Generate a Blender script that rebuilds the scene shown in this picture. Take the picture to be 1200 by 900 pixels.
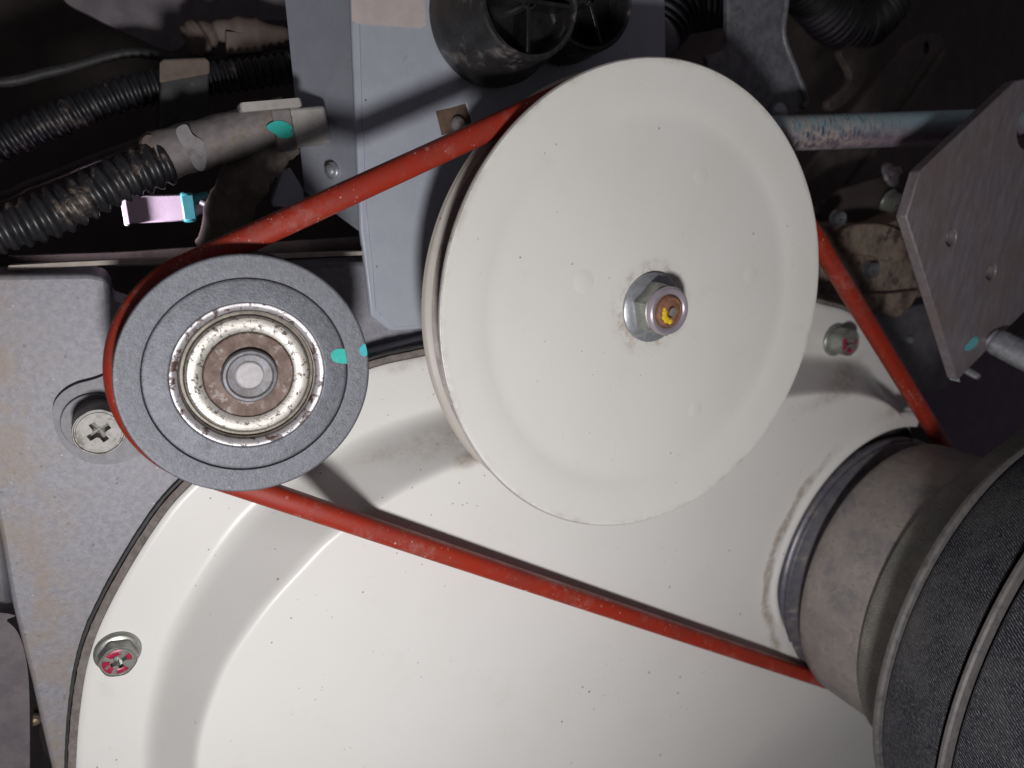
import bpy, bmesh, math, random
from math import sin, cos, pi, radians, hypot, atan2, sqrt
from mathutils import Vector, Matrix

for o in list(bpy.data.objects):
    bpy.data.objects.remove(o)
random.seed(7)
SC = bpy.context.scene
COL = SC.collection
MM = 0.001

# ---------------------------------------------------------------- camera, light, exposure
# machine frame: u to the right, v up, w out of the machine along the pulley shafts (mm);
# world = (u, -w, v) / 1000
DIST, FPX = 244.64, 850.0
ROT = ((0.87993995, 0.0, -0.47508493), (0.10827951, 0.97368077, 0.20055249), (0.46258106, -0.22791611, 0.85678061))


def W(p):
    return Vector((p[0], -p[2], p[1])) * MM


def P(px, py, w):
    """point of the machine plane w that shows at photo pixel (1200x900)"""
    r = ((px - 600) / FPX, -(py - 450) / FPX, -1.0)
    d = [sum(r[k] * ROT[i][k] for k in range(3)) for i in range(3)]
    t = (w - DIST) / d[2]
    return Vector((d[0] * t, d[1] * t, w))


def camdir(x, y, z):
    return Vector([ROT[i][0] * x + ROT[i][1] * y + ROT[i][2] * z for i in range(3)])


cam_d = bpy.data.cameras.new('camera')
cam = bpy.data.objects.new('camera', cam_d)
COL.objects.link(cam)
SC.camera = cam
cam_d.sensor_width = 36.0
cam_d.lens = FPX / 1200 * 36.0
cam_d.clip_start = 0.01
cam_d.clip_end = 20
ax = [W(camdir(1, 0, 0)).normalized(), W(camdir(0, 1, 0)).normalized(), W(camdir(0, 0, 1)).normalized()]
cam.matrix_world = Matrix(((ax[0].x, ax[1].x, ax[2].x, 0), (ax[0].y, ax[1].y, ax[2].y, -DIST * MM), (ax[0].z, ax[1].z, ax[2].z, 0), (0, 0, 0, 1)))
cam_d.dof.use_dof = True
cam_d.dof.focus_distance = 0.268
cam_d.dof.aperture_fstop = 11.0
CAMP = Vector((0, 0, DIST))

world = bpy.data.worlds.new('World')
SC.world = world
world.use_nodes = True
world.node_tree.nodes['Background'].inputs[0].default_value = (0.70, 0.64, 0.72, 1)
world.node_tree.nodes['Background'].inputs[1].default_value = 0.09


def lamp(name, kind, pos, target, power, size, color, spot=None):
    d = bpy.data.lights.new(name, kind)
    d.energy = power
    d.color = color
    if kind == 'AREA':
        d.shape = 'DISK'
        d.size = size * MM
    else:
        d.shadow_soft_size = size * MM
    if spot:
        d.spot_size = radians(spot)
        d.spot_blend = 0.5
    o = bpy.data.objects.new(name, d)
    COL.objects.link(o)
    o.location = W(pos)
    o.rotation_euler = (W(target) - W(pos)).to_track_quat('-Z', 'Y').to_euler()
    return o


LPOS = CAMP + camdir(24, -180, 42)
lamp('torch_lamp', 'AREA', LPOS, P(520, 520, -30), 1.4, 52, (1.0, 0.985, 0.98))
# daylight leaking in through the open side behind the cables
lamp('daylight_leak', 'SPOT', P(-170, 322, -97), P(190, 244, -118), 3.2, 6, (0.97, 0.84, 1.0), 24)

SC.view_settings.view_transform = 'Standard'
SC.view_settings.look = 'None'
SC.view_settings.exposure = 0.0
SC.view_settings.gamma = 1.0
SC.view_settings.use_curve_mapping = False
SC.render.engine = 'CYCLES'


# ---------------------------------------------------------------- materials
class NT:
    def __init__(s, name):
        s.m = bpy.data.materials.new(name)
        s.m.use_nodes = True
        s.t = s.m.node_tree
        s.b = s.t.nodes['Principled BSDF']
        tc = s.t.nodes.new('ShaderNodeTexCoord')
        s.obj, s.uv = tc.outputs['Object'], tc.outputs['UV']

    def n(s, t, **kw):
        nd = s.t.nodes.new(t)
        for k, v in kw.items():
            setattr(nd, k, v)
        return nd

    def l(s, a, b):
        s.t.links.new(a, b)

    def put(s, sock, v):
        if hasattr(v, 'node'):
            s.l(v, sock)
        else:
            sock.default_value = v

    def noise(s, scale, detail=4, rough=.6, vec=None, dist=0.0):
        nd = s.n('ShaderNodeTexNoise')
        nd.inputs['Scale'].default_value = scale
        nd.inputs['Detail'].default_value = detail
        nd.inputs['Roughness'].default_value = rough
        nd.inputs['Distortion'].default_value = dist
        s.l(vec or s.obj, nd.inputs['Vector'])
        return nd.outputs['Fac']

    def ramp(s, fac, lo, hi, a=0.0, b=1.0):
        nd = s.n('ShaderNodeMapRange', interpolation_type='SMOOTHSTEP')
        s.l(fac, nd.inputs[0])
        for i, v in zip((1, 2, 3, 4), (lo, hi, a, b)):
            nd.inputs[i].default_value = v
        return nd.outputs[0]

    def mix(s, fac, a, b):
        nd = s.n('ShaderNodeMix', data_type='RGBA')
        s.put(nd.inputs[0], fac)
        s.put(nd.inputs[6], a if hasattr(a, 'node') else (*a, 1))
        s.put(nd.inputs[7], b if hasattr(b, 'node') else (*b, 1))
        return nd.outputs[2]

    def math(s, op, a, b=0.0):
        nd = s.n('ShaderNodeMath', operation=op)
        s.put(nd.inputs[0], a)
        s.put(nd.inputs[1], b)
        return nd.outputs[0]

    def specks(s, scale, size, density, vec=None):
        v = s.n('ShaderNodeTexVoronoi')
        v.inputs['Scale'].default_value = scale
        s.l(vec or s.obj, v.inputs['Vector'])
        sep = s.n('ShaderNodeSeparateColor')
        s.l(v.outputs['Color'], sep.inputs[0])
        on = s.math('LESS_THAN', sep.outputs[0], density)
        rad = s.math('MULTIPLY', sep.outputs[1], size)
        hit = s.math('LESS_THAN', v.outputs['Distance'], rad)
        return s.math('MULTIPLY', on, hit)

    def bump(s, h, strength, dist=0.0002):
        nd = s.n('ShaderNodeBump')
        nd.inputs['Strength'].default_value = strength
        nd.inputs['Distance'].default_value = dist
        s.l(h, nd.inputs['Height'])
        if s.b.inputs['Normal'].links:
            s.l(s.b.inputs['Normal'].links[0].from_socket, nd.inputs['Normal'])
        s.l(nd.outputs[0], s.b.inputs['Normal'])

    def done(s, col, rough, metal=0.0, spec=None):
        s.put(s.b.inputs['Base Color'], col if hasattr(col, 'node') else (*col, 1))
        s.put(s.b.inputs['Roughness'], rough)
        s.put(s.b.inputs['Metallic'], metal)
        if spec is not None:
            s.b.inputs['Specular IOR Level'].default_value = spec
        return s.m


def attr(nt, name):
    a = nt.n('ShaderNodeAttribute', attribute_name=name)
    return a.outputs['Fac']


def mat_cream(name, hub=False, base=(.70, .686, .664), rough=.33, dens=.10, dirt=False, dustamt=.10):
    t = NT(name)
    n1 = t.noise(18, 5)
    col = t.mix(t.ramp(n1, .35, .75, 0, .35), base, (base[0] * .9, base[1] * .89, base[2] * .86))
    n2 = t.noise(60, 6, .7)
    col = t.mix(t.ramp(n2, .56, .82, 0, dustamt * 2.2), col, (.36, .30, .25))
    sp = t.specks(210, .13, dens)
    nz = t.noise(90, 2)
    sp = t.math('MULTIPLY', sp, t.ramp(nz, .4, .55))
    sp2 = t.specks(430, .16, dens * .8)
    nz2 = t.noise(25, 2)
    sp2 = t.math('MULTIPLY', sp2, t.ramp(nz2, .48, .6))
    col = t.mix(t.math('MULTIPLY', t.math('MAXIMUM', sp, sp2), .8), col, (.16, .10, .07))
    rg = t.ramp(n1, .3, .8, rough * .85, rough * 1.3)
    if dirt:
        d = attr(t, 'dirt')
        dn = t.noise(140, 8, .75)
        dm = t.math('MULTIPLY', d, t.ramp(dn, .3, .66, .45, 1.0))
        dm = t.ramp(dm, .06, .85, 0, .92)
        dc = t.mix(t.noise(420, 5, .8), (.24, .19, .155), (.40, .335, .28))
        col = t.mix(dm, col, dc)
        rg = t.math('MAXIMUM', rg, dm)
        t.bump(t.math('MULTIPLY', dm, dn), .35, .0005)
    if hub:
        sp_ = t.n('ShaderNodeSeparateXYZ')
        t.l(t.obj, sp_.inputs[0])
        r = t.math('SQRT', t.math('ADD', t.math('POWER', sp_.outputs[0], 2.0), t.math('POWER', sp_.outputs[2], 2.0)))
        g = t.math('MULTIPLY', t.ramp(r, .024, .015), t.ramp(t.noise(170, 7, .75), .46, .64, .12, .8))
        rim = t.math('MULTIPLY', t.ramp(r, .0955, .0992), t.ramp(t.noise(60, 7, .75), .45, .66, 0, .55))
        sc = t.n('ShaderNodeMapping')
        t.l(t.obj, sc.inputs[0])
        sc.inputs['Rotation'].default_value = (0, .7, 0)
        sc.inputs['Scale'].default_value = (1, 1, .12)
        scf = t.math('MULTIPLY', t.ramp(t.noise(420, 4, .7, sc.outputs[0]), .66, .72, 0, .35), t.ramp(t.noise(16, 3), .5, .62))
        col = t.mix(t.math('MAXIMUM', t.math('MAXIMUM', g, rim), scf), col, (.40, .345, .285))
    t.bump(t.noise(900, 2), .05, .0001)
    return t.done(col, rg, 0, .4)


def mat_mottle(name, c1, c2, scale, rough, metal=0.0, c3=None, s3=40, lo3=.55, hi3=.7, bs=600, bstr=.3, lo=.35, hi=.65, spec=None, speck=None, bdist=.0002):
    t = NT(name)
    col = t.mix(t.ramp(t.noise(scale, 8, .7), lo, hi), c1, c2)
    m = metal
    if c3:
        f3 = t.ramp(t.noise(s3, 8, .72, None, .3), lo3, hi3)
        col = t.mix(f3, col, c3)
        if metal:
            m = t.math('MULTIPLY', t.math('SUBTRACT', 1.0, f3), metal)
    if speck:
        col = t.mix(t.specks(*speck[:3]), col, speck[3])
    t.bump(t.noise(bs, 6, .7), bstr, bdist)
    return t.done(col, rough, m, spec)


def mat_cast():
    t = NT('cast_aluminium')
    col = t.mix(t.ramp(t.noise(420, 6, .7), .36, .64), (.205, .202, .226), (.268, .264, .292))
    col = t.mix(t.ramp(t.noise(70, 5, .7), .42, .7, 0, .5), col, (.245, .232, .248))
    col = t.mix(t.math('MULTIPLY', t.specks(900, .3, .06), .7), col, (.55, .55, .58))
    col = t.mix(t.math('MULTIPLY', t.specks(500, .35, .05), .6), col, (.12, .11, .11))
    # rusty bloom along the free left edge
    sp = t.n('ShaderNodeSeparateXYZ')
    t.l(t.obj, sp.inputs[0])
    e = t.math('ADD', sp.outputs[0], t.math('MULTIPLY', sp.outputs[2], EDGE_K))
    e = t.math('ADD', e, t.math('MULTIPLY', t.math('SUBTRACT', t.noise(60, 6, .75), .5), .06))
    band = t.math('MULTIPLY', t.ramp(e, EDGE_C + .024, EDGE_C - .004), t.ramp(t.noise(55, 7, .75), .38, .62))
    col = t.mix(t.math('MULTIPLY', band, .62), col, (.265, .205, .155))
    t.bump(t.noise(1000, 6, .7), .55)
    return t.done(col, .55, .2)


EDGE_K, EDGE_C = .1409, -.1071
M = {}
M['cover'] = mat_cream('cream_cover_paint', dirt=True, dens=.2, dustamt=.06)
M['pulley'] = mat_cream('cream_pulley_paint', hub=True, base=(.70, .690, .655), rough=.31, dens=.12, dustamt=.05)
M['pulley_plain'] = mat_cream('cream_pulley_dimple_paint', base=(.70, .690, .655), rough=.31, dens=.18, dustamt=.05)
M['groove_dark'] = mat_mottle('dark_belt_groove', (.21, .185, .168), (.30, .27, .245), 130, .5, .1, (.12, .09, .08), 60, .5, .66, 900, .4)  # darker grey-brown for the walls inside the belt groove
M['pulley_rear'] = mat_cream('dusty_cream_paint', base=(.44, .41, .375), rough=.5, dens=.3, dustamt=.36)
M['flange_edge'] = mat_mottle('worn_flange_edge', (.60, .59, .57), (.50, .48, .46), 120, .3, .4, (.25, .21, .18), 90, .54, .68, 900, .2)
M['cast'] = mat_cast()
M['castrim'] = mat_mottle('rusty_cast_rim', (.25, .245, .27), (.33, .32, .34), 130, .6, .2, (.30, .22, .15), 26, .46, .66, 900, .5)
M['boss'] = mat_mottle('machined_boss', (.195, .19, .208), (.25, .245, .262), 380, .6, .1, None, bs=900, bstr=.4)
M['idler'] = mat_mottle('phosphated_steel', (.072, .074, .088), (.105, .108, .128), 520, .45, .3, (.135, .135, .15), 220, .58, .72, 1300, .5, lo=.32, hi=.68, speck=(900, .3, .06, (.20, .19, .18)))
M['idler2'] = mat_mottle('phosphated_steel_inner', (.078, .08, .096), (.125, .128, .15), 460, .45, .3, (.055, .055, .062), 130, .58, .70, 1100, .7, lo=.32, hi=.68)
M['race'] = mat_mottle('chipped_bright_race', (.50, .48, .49), (.40, .38, .39), 200, .4, .45, (.075, .04, .035), 330, .53, .57, 900, .3)
M['shield'] = mat_mottle('pitted_bearing_shield', (.50, .475, .435), (.40, .375, .34), 120, .42, .4, (.07, .055, .045), 620, .55, .59, 900, .4)
M['darkgroove'] = mat_mottle('oily_steel_groove', (.10, .085, .07), (.17, .15, .125), 300, .45, .4, None, bs=900)
M['rustrace'] = mat_mottle('rusty_inner_race', (.10, .062, .047), (.19, .135, .11), 260, .6, .2, (.34, .29, .28), 230, .55, .64, 900, .7)
M['studring'] = mat_mottle('worn_stud_collar', (.17, .17, .19), (.12, .11, .11), 300, .5, .4, None, bs=900)
M['studend'] = mat_mottle('frosted_stud_end', (.40, .375, .385), (.47, .45, .46), 700, .6, .2, None, bs=1500, bstr=.5)
M['green'] = mat_mottle('turquoise_paint_dab', (.012, .40, .35), (.02, .47, .39), 300, .5, 0, (.09, .16, .17), 330, .58, .64, 900, .5)
M['cyan'] = mat_mottle('light_blue_paint_dab', (.05, .40, .52), (.02, .46, .47), 300, .5, 0, (.09, .13, .17), 330, .57, .64, 900, .5)
M['zinc'] = mat_mottle('zinc_plated_steel', (.46, .475, .51), (.33, .345, .37), 260, .36, .65, (.30, .29, .27), 110, .56, .72, 900, .3)
M['zincyel'] = mat_mottle('yellowed_zinc_steel', (.36, .37, .33), (.26, .265, .25), 260, .38, .6, (.22, .19, .15), 110, .55, .7, 900, .3)
M['collar'] = mat_mottle('nylon_locking_collar', (.44, .38, .43), (.38, .34, .39), 300, .32, .45, None, bs=1200, bstr=.15)
M['rust'] = mat_mottle('rusty_thread_end', (.30, .14, .075), (.18, .085, .055), 380, .7, .2, None, bs=1000, bstr=.8)
M['steelgrey'] = mat_mottle('worn_bright_spot', (.42, .39, .37), (.36, .32, .30), 400, .4, .6, None, bs=1000)
M['yellow'] = mat_mottle('yellow_paint_dab', (.75, .52, .01), (.66, .44, .02), 600, .5, 0, None, bs=1200, bstr=.4)
M['pinkpaint'] = mat_mottle('crimson_paint', (.42, .015, .06), (.26, .02, .05), 420, .32, .1, (.24, .19, .18), 420, .55, .61, 900, .5)
M['hubring'] = mat_mottle('pale_grimy_steel', (.27, .258, .245), (.205, .195, .185), 300, .5, .25, (.13, .105, .08), 180, .52, .64, 900, .5)


def mat_belt():
    t = NT('red_rubber')
    n = t.noise(70, 5, .65)
    col = t.mix(t.ramp(n, .35, .7), (.30, .024, .010), (.24, .026, .014))
    dust = t.ramp(t.noise(48, 8, .78), .50, .72, 0, .55)
    col = t.mix(dust, col, (.36, .20, .17))
    sp = t.math('MULTIPLY', t.specks(900, .36, .34), t.ramp(t.noise(45, 3), .44, .60))
    col = t.mix(t.math('MULTIPLY', sp, .8), col, (.55, .38, .32))
    sc = t.math('MULTIPLY', t.specks(330, .34, .12), t.ramp(t.noise(30, 3), .46, .58))
    col = t.mix(t.math('MULTIPLY', sc, .7), col, (.52, .33, .29))
    t.bump(t.noise(900, 5, .7), .25)
    return t.done(col, t.ramp(n, .3, .7, .38, .55), 0, .4)


M['belt'] = mat_belt()


def mat_canvas(name, dark, light, dust, amount=.5, angle=.62):
    """twill weave laid out over UV in mm"""
    t = NT(name)
    mp = t.n('ShaderNodeMapping')
    t.l(t.uv, mp.inputs[0])
    mp.inputs['Rotation'].default_value = (0, 0, angle)
    w = t.n('ShaderNodeTexWave', wave_type='BANDS', bands_direction='X')
    w.inputs['Scale'].default_value = .30
    w.inputs['Distortion'].default_value = 3.6
    w.inputs['Detail'].default_value = 3
    w.inputs['Detail Scale'].default_value = 2.4
    t.l(mp.outputs[0], w.inputs['Vector'])
    st = t.n('ShaderNodeMapping')
    t.l(mp.outputs[0], st.inputs[0])
    st.inputs['Scale'].default_value = (2.2, .55, 1)
    fib = t.noise(1.0, 5, .75, st.outputs[0])
    f = t.math('MULTIPLY', t.ramp(w.outputs['Fac'], .35, .95), t.ramp(fib, .38, .66))
    col = t.mix(f, dark, light)
    big = t.ramp(t.noise(25, 6, .7), .42, .75, 0, amount)
    col = t.mix(big, col, dust)
    fl = t.math('MULTIPLY', t.ramp(t.noise(1.7, 4, .8, st.outputs[0]), .66, .72), .8)
    col = t.mix(fl, col, (.34, .32, .25))
    t.bump(t.math('ADD', w.outputs['Fac'], fib), .9, .0004)
    return t.done(col, .85, 0, .25)


M['canvas'] = mat_canvas('dark_canvas_weave', (.012, .013, .020), (.215, .21, .23), (.15, .145, .14), .55)
M['canvas2'] = mat_canvas('grey_canvas_weave', (.15, .147, .135), (.38, .37, .345), (.38, .36, .32), .55)
M['drum'] = mat_mottle('dusty_worn_steel_drum', (.25, .22, .203), (.315, .278, .255), 120, .58, .1, (.18, .168, .172), 60, .45, .64, 900, .6, speck=(800, .35, .14, (.10, .09, .09)))
M['ridge'] = mat_mottle('dark_worn_flange', (.15, .15, .19), (.24, .22, .22), 120, .42, .5, (.32, .27, .23), 60, .56, .72, 900, .3)
M['rimtan'] = mat_mottle('dusty_flange_rim', (.165, .152, .146), (.12, .112, .115), 260, .6, .15, (.08, .074, .076), 130, .52, .66, 900, .5)
M['black'] = mat_mottle('black_rubber', (.02, .019, .019), (.034, .032, .031), 160, .6, 0, (.11, .09, .075), 90, .58, .72, 700, .4)
M['gasket'] = mat_mottle('grey_brown_gasket', (.13, .11, .10), (.20, .175, .165), 300, .85, 0, (.05, .045, .045), 120, .6, .7, 900, .8)
M['box'] = mat_mottle('blue_grey_box_paint', (.36, .382, .44), (.395, .415, .475), 60, .42, .1, (.29, .29, .31), 90, .58, .78, 700, .15, speck=(420, .25, .05, (.13, .11, .10)))
M['boxside'] = mat_mottle('darker_box_side_paint', (.33, .35, .40), (.37, .385, .44), 60, .46, .1, (.27, .255, .245), 90, .56, .74, 700, .2)  # box paint a step darker and browner, for the side panel
M['paper'] = mat_mottle('beige_paper_label', (.50, .43, .41), (.44, .38, .37), 90, .8, 0, None, bs=900, bstr=.3)
M['rustplate'] = mat_mottle('rusty_brown_plate', (.135, .08, .052), (.085, .052, .038), 240, .8, 0, None, bs=900, bstr=.6)
M['plastic'] = mat_mottle('dusty_black_plastic', (.013, .0125, .013), (.026, .024, .024), 160, .36, 0, (.17, .15, .14), 70, .53, .72, 800, .5)
M['plastic_clean'] = mat_mottle('black_plastic', (.007, .0065, .007), (.014, .013, .013), 160, .3, 0, (.10, .09, .085), 180, .64, .76, 800, .4)
M['hose'] = mat_mottle('dusty_black_hose', (.014, .014, .017), (.03, .028, .03), 160, .38, 0, (.19, .155, .128), 85, .54, .68, 800, .3)
M['hose2'] = mat_mottle('black_hose', (.009, .009, .012), (.02, .019, .022), 160, .42, 0, (.12, .10, .085), 80, .54, .68, 800, .3)
M['hosedark'] = mat_mottle('dimmed_hose', (.004, .004, .005), (.009, .008, .009), 160, .6, 0, (.04, .034, .03), 80, .58, .7, 800, .3)  # black hose colour darkened to stand for the dim light at the back
M['tape'] = mat_mottle('grey_fabric_tape', (.155, .137, .134), (.22, .198, .195), 110, .6, 0, (.17, .125, .08), 55, .53, .68, 500, .6)
M['tapebrown'] = mat_mottle('grubby_brown_tape', (.11, .088, .072), (.18, .145, .118), 90, .55, 0, (.24, .21, .19), 70, .54, .66, 350, .9)
M['tapewhite'] = mat_mottle('glossy_tape_patch', (.27, .255, .265), (.20, .187, .19), 160, .3, 0, (.15, .13, .125), 120, .5, .62, 300, .9)
M['whiteplastic'] = mat_mottle('ivory_connector_plastic', (.42, .40, .38), (.34, .32, .30), 120, .45, 0, (.22, .17, .12), 90, .58, .72, 700, .25)
M['pinkwhite'] = mat_mottle('pale_pink_plastic', (.80, .70, .79), (.74, .63, .74), 120, .4, 0, None, bs=700, bstr=.2)
M['teal'] = mat_mottle('teal_plastic', (.06, .30, .32), (.08, .36, .38), 120, .4, 0, None, bs=700, bstr=.2)
M['tan'] = mat_mottle('dusty_tan_cloth', (.16, .125, .105), (.12, .092, .076), 140, .9, 0, None, bs=500, bstr=.8)
M['darkgrey'] = mat_mottle('grimy_grey_steel', (.115, .112, .12), (.17, .165, .175), 90, .5, .4, (.20, .17, .15), 60, .6, .78, 700, .4)
M['bracket'] = mat_mottle('grey_bracket_steel', (.12, .12, .135), (.19, .19, .21), 180, .48, .3, (.24, .21, .185), 110, .56, .70, 800, .45)
M['rail'] = mat_mottle('dusty_rail', (.42, .37, .33), (.33, .28, .25), 200, .7, 0, None, bs=900)
M['dark'] = mat_mottle('sooty_dark_metal', (.045, .034, .030), (.065, .05, .045), 40, .8, .0, None, bs=400)
M['darkbrown'] = mat_mottle('dark_brown_steel', (.055, .045, .04), (.09, .072, .062), 90, .6, .2, None, bs=500)
M['rustcast'] = mat_mottle('rusty_casting', (.20, .15, .12), (.32, .245, .19), 110, .85, 0, (.08, .062, .055), 75, .50, .62, 350, 1.0, bdist=.001)
M['purple'] = mat_mottle('dark_purple_panel', (.075, .052, .09), (.10, .072, .115), 60, .5, .1, None, bs=500, bstr=.2)
M['plategrey'] = mat_mottle('purplish_zinc_plate', (.165, .138, .155), (.235, .20, .215), 260, .5, .3, (.20, .172, .16), 120, .50, .68, 900, .6, lo=.3, hi=.7, speck=(700, .3, .08, (.10, .085, .09)))
M['plateedge'] = mat_mottle('sheared_zinc_edge', (.46, .49, .50), (.36, .375, .39), 120, .4, .35, (.30, .26, .23), 70, .6, .8, 700, .4)
M['foot'] = mat_mottle('dull_grey_engine_part', (.13, .113, .125), (.175, .155, .165), 120, .6, .2, None, bs=700, bstr=.4)
M['brass'] = mat_mottle('brassy_steel', (.5, .40, .26), (.4, .32, .22), 200, .35, .8, None, bs=700, bstr=.2)


def mat_plate():
    """zinc plate with a diagonal rolling grain and grubby finger-wide patches"""
    t = NT('purplish_zinc_plate')
    g = t.n('ShaderNodeMapping')
    t.l(t.obj, g.inputs[0])
    g.inputs['Rotation'].default_value = (0, .95, 0)
    g.inputs['Scale'].default_value = (1, 1, .16)
    n = t.noise(330, 6, .75, g.outputs[0])
    col = t.mix(t.ramp(n, .32, .68), (.165, .143, .158), (.24, .212, .225))
    col = t.mix(t.ramp(t.noise(30, 6, .7), .40, .70, 0, .85), col, (.185, .15, .138))
    col = t.mix(t.ramp(t.noise(640, 4, .7, g.outputs[0]), .64, .72, 0, .45), col, (.38, .36, .37))
    col = t.mix(t.math('MULTIPLY', t.specks(600, .3, .10), .7), col, (.08, .065, .065))
    t.bump(n, .35)
    return t.done(col, t.ramp(n, .3, .7, .42, .6), .3)


M['plategrey'] = mat_plate()


def mat_rod():
    """cyan reflection and purple tint painted as bands along the rod, scuffed black and dusty toward its left end"""
    t = NT('streaked_zinc_rod')
    sp = t.n('ShaderNodeSeparateXYZ')
    t.l(t.uv, sp.inputs[0])
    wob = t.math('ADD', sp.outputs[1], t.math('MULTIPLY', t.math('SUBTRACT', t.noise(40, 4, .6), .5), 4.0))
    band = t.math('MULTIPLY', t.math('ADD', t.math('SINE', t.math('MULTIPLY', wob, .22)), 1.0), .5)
    col = t.mix(band, (.34, .50, .54), (.22, .165, .22))  # reflection bands mixed into the base colour
    st = t.n('ShaderNodeMapping')
    t.l(t.uv, st.inputs[0])
    st.inputs['Rotation'].default_value = (0, 0, .8)
    st.inputs['Scale'].default_value = (.9, .14, 1)
    n2 = t.noise(.8, 6, .75, st.outputs[0])
    left = t.ramp(sp.outputs[0], 78, 20)
    col = t.mix(t.math('MULTIPLY', t.ramp(n2, .50, .60), t.math('ADD', t.math('MULTIPLY', left, .8), .12)), col, (.03, .03, .035))
    n3 = t.noise(.22, 6, .7, t.uv)
    f = t.math('MULTIPLY', t.ramp(n3, .40, .62), t.math('ADD', t.math('MULTIPLY', left, .6), .25))
    col = t.mix(f, col, (.36, .30, .27))
    t.bump(n2, .15)
    return t.done(col, t.math('ADD', t.math('MULTIPLY', f, .3), .42), t.math('SUBTRACT', .45, t.math('MULTIPLY', f, .4)))


M['rod'] = mat_rod()

# ---------------------------------------------------------------- object helpers
ORG = {}


def link(o, parent, origin):
    COL.objects.link(o)
    ORG[o.name] = Vector(origin)
    if parent is not None:
        o.parent = parent
        o.location = W(Vector(origin) - ORG[parent.name])
    else:
        o.location = W(origin)


def tag(o, label=None, cat=None, group=None, kind=None):
    for k, v in (('label', label), ('category', cat), ('group', group), ('kind', kind)):
        if v:
            o[k] = v
    return o


def thing(name, origin, label, cat, group=None):
    o = bpy.data.objects.new(name, None)
    o.empty_display_size = .01
    link(o, None, origin)
    return tag(o, label, cat, group)


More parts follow.
